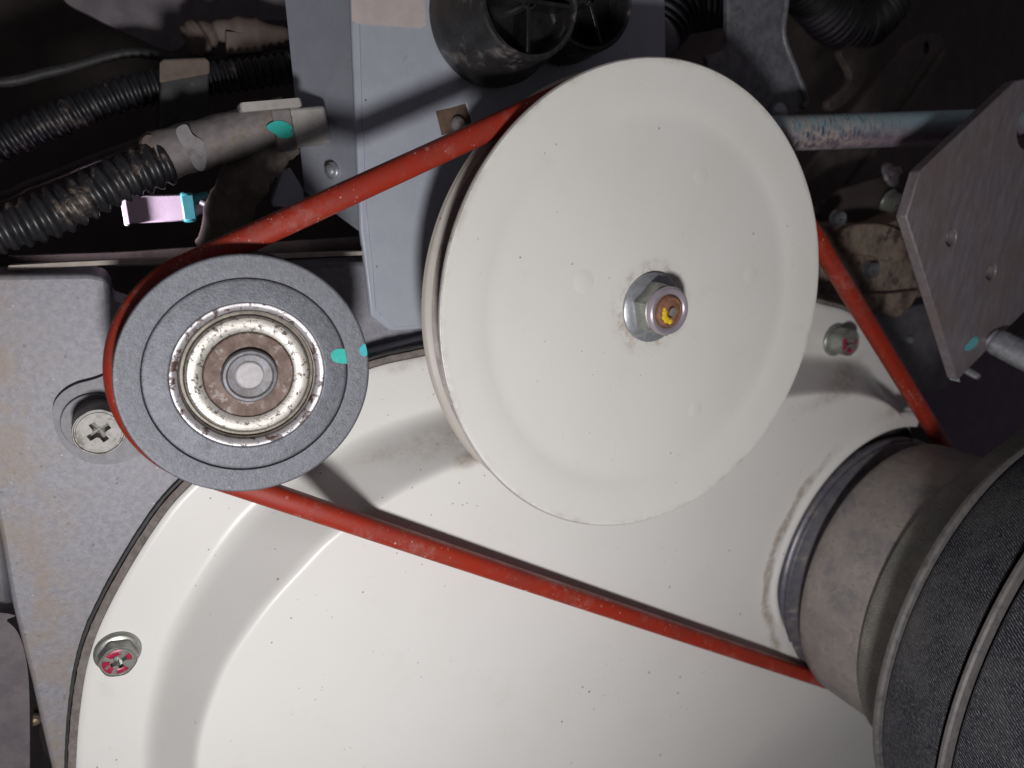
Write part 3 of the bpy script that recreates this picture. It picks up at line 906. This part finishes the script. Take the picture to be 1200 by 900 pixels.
# ---------------------------------------------------------------- engine drum pulley and its canvas belts
dr = thing('engine_pulley', CD + Vector((0, 0, 40)), 'dusty stepped steel engine pulley with a wide drum at the right', 'pulley')
c = CD
MB().lathe(c, [(60, -28), (79.5, -27.6), (81.8, -26.6), (82.7, -25), (83.0, -23.2), (82.6, -21.6), (81.6, -20.6), (80.6, -20.2), (80.9, -19.2), (80.4, -18.2), (79, -17.6), (74, -14.5)], 200).build('rear_flange', 'ridge', dr, c)
MB().lathe(c, [(75, -15), (74, -13), (74, -11), (75, -10)], 160).build('groove_floor', 'darkgrey', dr, c)
MB().lathe(c, [(74.5, -10.6), (79, -8.2), (82.4, -6.8), (83.4, -6.2), (84.0, -5.0), (84.1, 0), (84.1, 30), (84.0, 33.0), (83.6, 33.8), (82.6, 34.0)], 220).build('drum', 'drum', dr, c)
MB().lathe(c, [(82.9, 33.4), (84.3, 33.6), (84.5, 34.3), (83.9, 35.0), (79, 35.2)], 200).build('drum_edge', 'black', dr, c)
MB().lathe(c, [(79.5, 35), (74, 40), (74, 54), (84, 60.5)], 120).build('belt_seat', 'black', dr, c)
MB().lathe(c, [(84, 61.5), (112.6, 64.4), (114.6, 64.9), (115.3, 65.8), (115.6, 67.2), (115.1, 68.5), (113.0, 69.0), (104, 72)], 220).build('outer_rim', 'rimtan', dr, c)
MB().lathe(c, [(104, 70), (104, 100)], 160).build('wheel_core', 'black', dr, c)
MB().lathe(c, [(106, 98), (122, 102.0), (126.2, 102.9), (127.5, 103.7), (127.9, 104.9), (127.3, 105.9), (125.2, 106.5), (110, 110)], 220).build('middle_rim', 'rimtan', dr, c)
MB().lathe(c, [(110, 109), (110, 140), (128, 143), (128, 148), (30, 150)], 160).build('wheel_front', 'black', dr, c)

gb = 'grey canvas belts on the engine pulley'
for (w0, w1, r0, r1, lab) in ((69.8, 100.6, 114.6, 123.6, 'wide dark canvas belt on the engine pulley between its two dusty rims'), (108.4, 141.5, 126.0, 127.5, 'wide dark canvas belt outside the middle rim, at the lower right corner')):
    pr = [(r0 - 9, w0 + 3), (r0 - .6, w0), (r0, w0 + .8)]
    n = 14
    pr += [(r0 + (r1 - r0) * k / n + .35 * sin(pi * k / n), w0 + 1.2 + (w1 - w0 - 2.4) * k / n) for k in range(1, n)]
    pr += [(r1, w1 - .8), (r1 - .6, w1), (r1 - 9, w1 - 3), (r0 - 9, w0 + 3)]
    tag(MB().lathe(c, pr, 260).build('canvas_belt', 'canvas', None, c + Vector((0, 0, w0))), lab, 'belt', gb)
# narrower belt leaving upward to the right
rb = 88.2
d0 = P(1205, 490, 36) - P(1128, 548, 36)
d0.z = 0
d0.normalize()
th = atan2(d0.y, d0.x) + pi / 2
nv = Vector((cos(th), sin(th), 0))
path = []
tp = c + nv * rb
for k in range(26, 0, -1):
    path.append(tp + d0 * (k * 8))
a = th
while a < th + pi * 1.02:
    path.append(c + Vector((cos(a), sin(a), 0)) * rb)
    a += radians(2)
e = path[-1]
ed = Vector((-sin(a), cos(a), 0))
for k in range(1, 25):
    path.append(e + ed * k * 8)
path = [Vector((p.x, p.y, 49.6)) for p in path]
S_ = [(0, -13.5), (.5, -14), (9.4, -10), (10, -9.5), (10, 13.0), (9.4, 13.5), (.5, 15), (0, 14.4), (-.2, 4), (-.2, -4)]
bl = MB().sweep(path, lambda i, L: [(-x, y) for x, y in S_])
tag(bl.build('canvas_belt', 'canvas2', None, c + Vector((0, 0, 47)), sharp=50), 'narrow grey green canvas belt between the dusty drum and the first wide rim', 'belt', gb)

# ---------------------------------------------------------------- red belt
WB = -12.0
circ = [(CI, 42.7), (CB, 98.0), (CD, 85.2)]          # visited clockwise seen from the camera


def tangent(c1, r1, c2, r2):
    """outer tangent on the left of the walk c1 -> c2"""
    d = c2 - c1
    L = hypot(d.x, d.y)
    a = atan2(d.y, d.x)
    off_ = math.acos((r1 - r2) / L)
    t = a + off_
    return t


ang = [tangent(circ[i][0], circ[i][1], circ[(i + 1) % 3][0], circ[(i + 1) % 3][1]) for i in range(3)]
path = []
for i in range(3):
    c_i, r_i = circ[i]
    a_in, a_out = ang[i - 1], ang[i]
    while a_out > a_in:
        a_out -= 2 * pi
    n = max(8, int((a_in - a_out) / radians(2.0)))
    for k in range(n + 1):
        t = a_in + (a_out - a_in) * k / n
        path.append(c_i + Vector((cos(t), sin(t), 0)) * r_i)
    q0 = path[-1]
    cn, rn = circ[(i + 1) % 3]
    q1 = cn + Vector((cos(ang[i]), sin(ang[i]), 0)) * rn
    n = int((q1 - q0).length / 5)
    for k in range(1, n):
        path.append(q0.lerp(q1, k / n))
path = [Vector((p.x, p.y, WB)) for p in path]
sec0 = []
for k in range(28):
    a = 2 * pi * k / 28
    q = (abs(cos(a)) ** 2.7 + abs(sin(a)) ** 2.7) ** (-1 / 2.7)
    sec0.append((4.35 + 4.35 * q * cos(a), 4.3 * q * sin(a)))
# walking clockwise: outward is on the left of travel
rbt = MB().sweep(path, lambda i, L: [(x, y) for x, y in sec0], closed=True)
tag(rbt.build('drive_belt', 'belt', None, CI + Vector((0, 0, WB)), sharp=60), 'red rubber drive belt running round the three pulleys', 'belt')

# ---------------------------------------------------------------- blue-grey box behind
WBX = -62.0
bx = thing('control_box', P(600, 200, WBX - 20), 'blue grey painted metal box behind the big cream pulley', 'metal box')
front = px_poly([(408, -60), (422, 271), (429, 328), (434, 370), (458, 389), (520, 384), (785, 352), (779, -60)], WBX)
backp = [P(329, -60, WBX - 34), P(357, 224, WBX - 30)]
MB().prism(front, WBX, WBX - 3).build('front_sheet', 'box', bx, bevel=1.2, bseg=3)
side = MB()
f0, f1 = P(408, -60, WBX - 1.2), P(422, 271, WBX - 1.2)
b0, b1 = P(328, -60, WBX - 36), P(357, 224, WBX - 36)
nn = 6
rws = []
for k in range(nn + 1):                                   # rounded fold, then the flat side
    t = k / nn
    a = t * pi / 2
    rws.append([f0 + Vector((3.2 * (1 - cos(a)) * -1 + 3.2, 0, 0)) * 0 + Vector((3.4 * (1 - sin(a)) , 0, -3.4 * (1 - cos(a)))), f1 + Vector((3.4 * (1 - sin(a)), 0, -3.4 * (1 - cos(a))))])
rws = [[Vector((p.x + .1, p.y, p.z + 1.3)) for p in r] for r in rws]
rws += [[b0, b1]]
inn = [[p + Vector((3.0, 0, -1.5)) for p in r] for r in reversed(rws)]
side.grid([[r[0], r[1]] for r in rws + inn], False)
side.build('side_panel', 'boxside', bx, sharp=40)
cvr = px_poly([(419, -60), (424, 110), (430, 250), (437, 310), (440, 362), (462, 384), (520, 380), (770, 350), (766, -60)], WBX + .9)
hole = px_poly([(511, 130), (529, 126), (546, 121), (553, 141), (552, 150), (518, 158)], WBX + .9)
MB().prism(cvr, WBX + .9, WBX - .2, [hole]).build('cover_sheet', 'box', bx, bevel=.35, bseg=2)
hp = px_poly([(508, 126), (549, 118), (557, 150), (517, 162)], WBX + .25)
MB().prism(hp, WBX + .25, WBX - .1).build('rusty_slot', 'rustplate', bx)
p = P(535, 146, WBX + .2)
MB().lathe(p, [(.1, p[2] + 4), (2.2, p[2] + 3.7), (3.2, p[2] + 2.4), (3.4, p[2])], 24).build('slot_screw', 'steelgrey', bx)
lp = px_poly([(411, -50), (495, -50), (499, 29), (494, 33), (419, 28), (412, 24)], WBX + 1.15)
MB().prism(lp, WBX + 1.15, WBX + .95).build('paper_label', 'paper', bx, label='beige paper label at the top of the box')
p = P(389, 200, WBX - 16)
m = at(p, (-.85, -.12, .5))
MB().lathe(None, [(3.6, -2), (3.6, .4), (3.2, .8), (2.6, 1.0), (2.4, 2.0), (1.7, 2.6), (.1, 2.9)], 28, m).build('side_screw', 'zinc', bx, p)

# thin rail and small tab below the cables
tr = [P(10, 314, -58), P(60, 311, -58), P(132, 307.5, -58), P(341, 300, -58), P(425, 296.8, -58)]
rl = MB()
rl.grid([[p + Vector((0, dy, dz)) for p in tr] for dy, dz in ((-.8, 0), (.8, 0), (.8, -6), (-.8, -6), (-.8, 0))], False)
tag(rl.build('frame_rail', 'rail', None), 'thin dusty metal rail edge just above the engine casting', 'rail')
pl = px_poly([(-420, 318), (-420, 270), (20, 300), (140, 296), (300, 285), (440, 276), (440, 300), (300, 310)], -120)
tag(MB().prism(pl, -120, -126).build('dark_shelf', 'darkbrown', None), 'dark brown metal shelf below the corrugated hoses', 'shelf')
pt = px_poly([(318, 236), (330, 200), (340, 196), (356, 222), (358, 238), (346, 244), (320, 242)], -98)
tag(MB().prism(pt, -98, -102).build('metal_tab', 'box', None, bevel=.6), 'small lavender grey metal tab between the taped cable and the box', 'tab')

# ---------------------------------------------------------------- black plastic caps at the top
gc = 'black plastic caps on the box'


def cap(px, py, wf, wbk, rf, rb_, label, crossang, axis):
    p = P(px, py, wf)
    t = thing('plastic_cap', p, label, 'plastic cap', gc)
    m = at(p, axis)
    L = wf - wbk
    MB().lathe(None, [(rf * .86, -16), (rf * .87, -1), (rf * .9, .3), (rf * .96, .4), (rf, -.5), (rf + (rb_ - rf) * .35, -L * .3), (rb_ * .97, -L * .72), (rb_, -L * .78), (rb_ * 1.0, -L), (rb_ * .5, -L)], 96, m).build('cap_shell', 'plastic', t, p)
    MB().lathe(None, [(.1, -13), (rf * .88, -13)], 64, m).build('cap_floor', 'plastic_clean', t, p)
    for k in range(2):
        mm = m @ Matrix.Rotation(crossang + k * pi / 2, 4, 'Z')
        hw = .8
        R_ = rf * .87
        MB().prism([(-R_, -hw), (R_, -hw), (R_, hw), (-R_, hw)], -1.2 - k * .3, -13.2, mtx=mm).build('cross_rib', 'plastic_clean', t, p, bevel=.25)
    MB().lathe(None, [(3.2, -13), (3.2, -1.0), (2.2, -.9), (2.1, -13)], 32, m).build('centre_boss', 'plastic_clean', t, p)
    return t


cap(622, 0, -24, -60, 21.5, 27.5, 'dusty black plastic cap with cross ribs in its hollow end, nearer the paper label', .12, (0, 0, 1))
cap(693, -3, -36, -60, 21, 23, 'darker black plastic cap to the right of the dusty one with cross ribs', .5, (0, 0, 1))

# ---------------------------------------------------------------- hoses and cables, upper left
gh = 'black corrugated hoses'


def hose(pts, r, pitch, mat, label, amp=.10):
    raw = catmull([tuple(P(x, y, w)) for x, y, w in pts], 40, False)
    raw = [Vector(p) for p in raw]
    out, step = [raw[0]], pitch / 8
    acc = 0.0
    for a, b in zip(raw, raw[1:]):
        L = (b - a).length
        while acc + step <= L:
            acc += step
            out.append(a.lerp(b, acc / L))
        acc -= L
    prof = lambda i, L: r * (1 + .025 * sin(L * .19) + amp * (1 + .22 * sin(L * .83)) * max(-1, min(1, 2.0 * sin(2 * pi * L / pitch))))
    return tag(MB().tube(out, prof, 28).build('corrugated_hose', mat, None, sharp=80), label, 'hose', gh)


hose([(-420, 276, -62), (-220, 290, -66), (-60, 288, -70), (0, 270, -72), (60, 250, -74), (110, 225, -76), (150, 206, -78), (196, 190, -80)], 7.9, 4.6, 'hose', 'thick dusty corrugated hose running into the taped connector')
hose([(-420, 250, -128), (-200, 232, -128), (-60, 190, -128), (0, 168, -128), (80, 134, -128), (150, 108, -128), (220, 96, -128), (300, 86, -128), (380, 74, -128)], 6.4, 3.7, 'hose2', 'thinner black corrugated hose higher up, passing behind the tan clip')
cl = px_poly([(188, 74), (192, 70), (240, 68), (245, 74), (246, 150), (186, 152)], -112)
ct = thing('hose_clip', P(216, 100, -112), 'dark hose clip with its strongly lit top painted in as a tan edge', 'clip')
MB().prism(cl, -112, -138).build('clip_body', 'black', ct, bevel=1.5, bseg=3)
cl = px_poly([(187, 72), (192, 69), (240, 67), (246, 72), (246, 86), (187, 97)], -111)
MB().prism(cl, -111, -113).build('clip_lit_top', 'tan', ct, bevel=.8, bseg=2)  # lit top of the clip put in as a paler sheet

cn = thing('cable_connector', P(280, 155, -78), 'grey tape wrapped cable joint with an ivory connector and a green paint dab', 'connector')
a, b_ = P(184, 184, -82), P(338, 140, -82)


def lump(base, k):
    return lambda i, L: base * (1 + k * sin(i * 1.7) * .4 + k * sin(i * .63 + 1) * .6)


ln = 14
pth = [a.lerp(b_, k / ln) for k in range(ln + 1)]
MB().sweep(pth, lambda i, L: [(hypot(1, 0) * (9.4 - .5 * (i / ln)) * cos(2 * pi * k / 28) * (1 + .04 * sin(i * 1.9 + k)), 8.4 * sin(2 * pi * k / 28) * (1 + .05 * sin(i * 1.3 + 2 * k))) for k in range(28)]).build('taped_cable', 'tape', cn)
a2 = [P(x, y, w) for x, y, w in ((330, 158, -89), (312, 178, -89), (290, 206, -91), (270, 244, -96), (258, 290, -102))]
a2 = [Vector(p) for p in catmull([tuple(p) for p in a2], 6, False)]
MB().tube(a2, lambda i, L: 9.6 * (1 + .05 * sin(i * 1.1) + .03 * sin(i * 2.7)), 28).build('taped_branch', 'tapebrown', cn)
# ivory housing with its latch
axs = (P(378, 146, -80) - P(338, 150, -80)).normalized()
qb = P(334, 150, -80)
upv = Vector((-axs.y, axs.x, 0))


def obox(name, o_, l, h, d, mat, parent, bevel=.8):
    pts2 = [(0, -h / 2), (l, -h / 2), (l, h / 2), (0, h / 2)]
    m = Matrix(((axs.x, upv.x, 0, o_.x), (axs.y, upv.y, 0, o_.y), (0, 0, 1, o_.z), (0, 0, 0, 1)))
    return MB().prism(pts2, d / 2, -d / 2, mtx=m).build(name, mat, parent, bevel=bevel)


obox('connector_housing', P(332, 152, -80), 17.5, 15, 13, 'whiteplastic', cn, 1.4)
obox('connector_collar', P(318, 154, -80), 8, 17, 15, 'tape', cn, 1.4)
obox('latch', P(280, 127, -76), 24, 3.6, 9, 'whiteplastic', cn, .9)
obox('latch_foot', P(322, 135, -78), 10, 8, 7, 'whiteplastic', cn, .9)
patch('paint_dab', [(312, 149), (322, 142), (334, 143), (343, 150), (342, 160), (330, 162), (322, 157)], -72.5, 'green', cn, .4, label='green paint dab on the connector')
patch('tape_patch', [(206, 152), (218, 146), (226, 158), (238, 166), (242, 186), (238, 200), (228, 196), (218, 176), (212, 168)], -73.4, 'tapewhite', cn, .35, label='glossy pale tape patch')
p = P(176, 168, -80)
MB().lathe(p, [(.1, p[2] + 4), (3, p[2] + 3), (4, p[2]), (3, p[2] - 4)], 12).build('frayed_tip', 'tan', cn)

pk = thing('pink_connector', P(185, 245, -122), 'bright pale pink plug with a teal end, lit under the corrugated hose', 'connector')
axs = (P(216, 243, -122) - P(144, 246, -122)).normalized()
upv = Vector((-axs.y, axs.x, 0))
obox('plug_body', P(143, 246, -122), 29, 11.5, 12, 'pinkwhite', pk, 1.2)
obox('plug_end', P(212, 243, -122), 5.5, 13, 13, 'teal', pk, 1.2)
obox('plug_lip', P(143, 246, -121), 2.0, 13.0, 14, 'pinkwhite', pk, .5)
tl = [P(x, y, -122) for x, y in ((222, 252), (230, 246), (238, 242), (246, 238))]
MB().tube([Vector(t) for t in tl], 2.4, 14).build('plug_wire', 'pinkwhite', pk)
tl = [P(x, y, -123) for x, y in ((222, 238), (232, 232), (244, 230))]
MB().tube([Vector(t) for t in tl], 2.2, 14).build('plug_wire', 'teal', pk, label='teal wire')

# grey sheet and cloth bundle along the top
pts = catmull([(56, -70), (70, -6), (110, 20), (150, 40), (196, 60), (214, 54), (232, 36), (262, 27), (345, 24), (400, 22), (400, -70)], 4)
tag(MB().prism(px_poly(pts, -185), -185, -189).build('grey_sheet', 'foot', None, bevel=1), 'dim grey sheet metal edge along the top left', 'sheet metal')
bn = thing('cloth_bundle', P(285, 45, -150), 'tan cloth wrapped bundle above the hose clip', 'cloth bundle')
pth = [Vector(p) for p in catmull([tuple(P(x, y, -150)) for x, y in ((222, 52), (240, 42), (262, 36), (300, 44), (350, 48))], 5, False)]
MB().tube(pth, lambda i, L: 6.5 + 2 * sin(i * .55) + .6 * sin(i * 2.2), 22).build('wrapped_cloth', 'tan', bn)
MB().prism(px_poly([(264, 36), (306, 40), (309, 60), (266, 64)], -142), -142, -145).build('cloth_flap', 'tan', bn, bevel=.7)

# ---------------------------------------------------------------- upper right
br = thing('grey_bracket', P(890, 60, -62), 'grey steel bracket hanging above the zinc rod', 'bracket')
pts = [(853, -60), (853, 52), (846, 60), (828, 65), (836, 110), (880, 140), (925, 136), (940, 128), (946, 117), (934, 82), (919, 42), (922, 0), (924, -60)]
MB().prism(px_poly(pts, -62), -62, -66).build('bracket_plate', 'bracket', br, bevel=1.0, bseg=3)
edge = [P(x, y, -61.5) for x, y in ((923, -60), (921, 0), (918, 42), (932, 82), (944, 115), (940, 126))]
edge = [Vector(p) for p in catmull([tuple(p) for p in edge], 5, False)]
MB().tube(edge, 1.7, 14).build('bent_lip', 'bracket', br)
p = P(912, 131, -60)
MB().lathe(p, [(.1, p[2] + 4), (2.6, p[2] + 3.6), (4.4, p[2] + 2), (5, p[2]), (5, p[2] - 4)], 28).build('bracket_bolt', 'zinc', br)

rd = thing('zinc_rod', P(1030, 150, -40), 'horizontal zinc plated rod between the bracket and the holed plate', 'rod')
pth = [P(900, 157, -36).lerp(P(1210, 146, 10), k / 12) for k in range(13)]
MB().tube(pth, 8.6, 40).build('rod_tube', 'rod', rd)

pw = 28.0
hp_ = thing('holed_plate', P(1130, 270, pw), 'purplish zinc steel plate with drilled holes at the right edge', 'steel plate')
outl = [(1062, 254), (1078, 201), (1190, 95), (1205, 92), (1330, 120), (1330, 260), (1200, 366), (1122, 446)]
outl = px_poly(outl, pw)
hs = []
for x, y, r in ((1115, 279, 4.0), (1162, 319, 4.0), (1208, 148, 11)):
    q = P(x, y, pw)
    hs.append(circle(r, 28, (q[0], q[1])))
MB().prism(outl, pw, pw - 5.5, hs).build('plate_face', 'plategrey', hp_, bevel=.7, bseg=2)
ed = [Vector(P(x, y, pw - 2.7)) for x, y in ((1120, 446.5), (1090, 348), (1062, 254), (1078, 201), (1190, 95))]
eg = MB()
eg.grid([[p + Vector((dx, 0, dz)) for p in ed] for dx, dz in ((.3, 2.2), (-.35, 2.0), (-.35, -2.9), (.3, -3.0), (.3, 2.2))], False)
eg.build('sheared_edge', 'plateedge', hp_)
for x, y, mt in ((1115, 279, 'zinc'), (1162, 319, 'zinc')):
    q = P(x, y, pw)
    MB().lathe(q, [(.1, pw - 3.6), (3.2, pw - 3.8), (3.98, pw - 5)], 24).build('hole_plug', mt, hp_)
q = P(1159, 322, pw)
MB().lathe(q, [(.1, pw - 2.9), (1.4, pw - 3.0), (1.8, pw - 3.7)], 14).build('paint_dab', 'yellow', hp_, label='yellow paint dab in the hole')
patch('paint_mark', [(1131, 407), (1136, 399), (1143, 394), (1146, 400), (1140, 408), (1132, 411)], pw, 'teal', hp_, .3, label='teal paint mark near the tip of the plate')
q = P(1163, 398, pw)
ms = at(q, (.25, -.38, 1))
MB().lathe(None, [(5.6, -1), (5.6, .6), (6.2, 1.0), (6.7, 2.0), (6.9, 3.4), (6.9, 5.8), (6.6, 6.1), (6.6, 6.5), (6.9, 6.8), (7.0, 10), (6.8, 10.3), (6.9, 11), (7.0, 12), (7.0, 70)], 44, ms).build('stud', 'zinc', hp_, q)
q = P(1136, 436, pw - 12)
MB().lathe(None, [(.1, 6), (1.6, 5.6), (2.0, 4), (2.0, -8)], 18, at(q, (0, -.3, 1))).build('pin', 'zinc', hp_, q)

# background pieces, right of the big pulley
st = thing('diagonal_strap', P(1030, 140, -150), 'dark brown steel strap slanting behind the zinc rod', 'strap')
pts = [(918, 250), (948, 196), (1062, 52), (1084, 38), (1102, 40), (1108, 58), (1010, 196), (960, 268)]
q = P(1086, 56, -150)
MB().prism(px_poly(pts, -150), -150, -155, [circle(4.5, 20, (q[0], q[1]))]).build('strap_plate', 'darkbrown', st, bevel=1)
rp = [P(x, y, -149) for x, y in ((962, 262), (1020, 184), (1106, 60))]
MB().tube([Vector(p) for p in rp], 2.4, 12).build('strap_rib', 'darkbrown', st)
hose([(940, -20, -175), (975, 20, -175), (1010, 30, -175), (1040, 0, -175), (1050, -60, -175)], 17, 4.6, 'hosedark', 'dark coiled corrugated hose at the top beyond the grey bracket', .07)
hose([(770, 40, -150), (800, 10, -150), (860, 0, -150)], 15, 4.6, 'hosedark', 'dark corrugated hose between the box and the grey bracket', .07)
ar = px_poly(catmull([(985, 60), (1012, 40), (1018, -30), (1034, -30), (1030, 50), (1008, 104), (978, 130), (972, 118), (998, 92)], 4), -168)
tag(MB().prism(ar, -168, -174).build('hose_guard', 'darkbrown', None, bevel=1), 'dark curved metal guard below the coiled hose', 'guard')

rc = thing('rusty_block', P(1020, 310, -92), 'rusty brown casting between the pulley and the holed plate', 'casting')
bmr = MB()
pts = catmull([(935, 280), (990, 262), (1040, 262), (1075, 250), (1095, 290), (1090, 340), (1060, 352), (1010, 358), (960, 352), (935, 340)], 4)
bmr.prism(px_poly(pts, -80), -80, -120)
bmr.build('block_body', 'rustcast', rc, bevel=4, bseg=3)
pts = catmull([(990, 268), (1030, 262), (1062, 276), (1056, 306), (1020, 300), (992, 292)], 4)
MB().prism(px_poly(pts, -74), -74, -90).build('block_boss', 'rustcast', rc, bevel=3, bseg=3)
pts = [(940, 346), (1040, 344), (1078, 340), (1070, 356), (1052, 372), (1010, 362), (960, 364), (940, 372)]
MB().prism(px_poly(pts, -75), -75, -79).build('block_ledge', 'rustcast', rc, bevel=.8)
for x, y, r, w in ((1017, 316, 6.5, -80), (978, 256, 5.5, -78)):
    cross_bolt(rc, P(x, y, w), r, r * .8, 1.4, 4, ('bracket', 'bracket'), spin=.4)
dkb = px_poly([(945, 250), (985, 222), (1040, 205), (1085, 196), (1078, 262), (1030, 270), (985, 276), (950, 280)], -102)
arm = thing('sooty_lever', P(1040, 236, -102), 'dark sooty lever with a shiny bolt below the zinc rod', 'arm')
MB().prism(dkb, -102, -110).build('lever_plate', 'dark', arm, bevel=1.5, bseg=2)
cross_bolt(arm, P(1040, 236, -101), 9, 7.5, 1.6, 7, ('zincyel', 'zincyel'), (.2, -.3, 1), .3)
m = at(P(1042, 205, -101), (.1, .5, 1))
MB().lathe(None, [(9, 0), (8, 2), (5, 3), (3, 7), (2.2, 8), (.1, 8.4)], 24, m).build('grease_nipple', 'rod', arm, P(1042, 205, -101))

gb_ = thing('grey_block', P(1075, 395, -78), 'dim grey steel block behind the red belt with one small screw', 'block')
pts = catmull([(1015, 372), (1050, 362), (1110, 358), (1120, 400), (1112, 452), (1070, 456), (1038, 420)], 4)
MB().prism(px_poly(pts, -84), -84, -110).build('block_face', 'darkgrey', gb_, bevel=2.5, bseg=3)
p = P(1063, 398, -84)
MB().lathe(p, [(.1, -80), (2.4, -80.4), (3.0, -82), (3.0, -85)], 20).build('screw', 'zinc', gb_)
pts = [(1040, 450), (1110, 405), (1340, 380), (1340, 620), (1040, 620)]
tag(MB().prism(px_poly(pts, -105), -105, -109).build('purple_panel', 'purple', None), 'dark purple panel behind the drum and canvas belts', 'panel')

gw = 'loose wires among the hoses'
for pts, r, mt, lab in (([(-420, 60, -150), (-40, 96, -150), (60, 84, -150), (150, 62, -152), (215, 70, -150), (300, 66, -146), (350, 60, -146)], 2.2, 'black', 'thin black cable running above the upper corrugated hose'),
                        ([(236, 236, -112), (262, 250, -108), (300, 262, -104), (352, 250, -104), (372, 232, -104)], 1.5, 'darkgrey', 'thin grey wire looping from the pink plug toward the box'),
                        ([(-420, 262, -104), (-40, 236, -104), (40, 214, -106), (110, 186, -108), (180, 160, -118)], 1.8, 'darkbrown', 'thin brown cable between the two corrugated hoses')):
    pp = [Vector(p) for p in catmull([tuple(P(x, y, w)) for x, y, w in pts], 10, False)]
    tag(MB().tube(pp, r, 12).build('loose_wire', mt, None), lab, 'wire', gw)
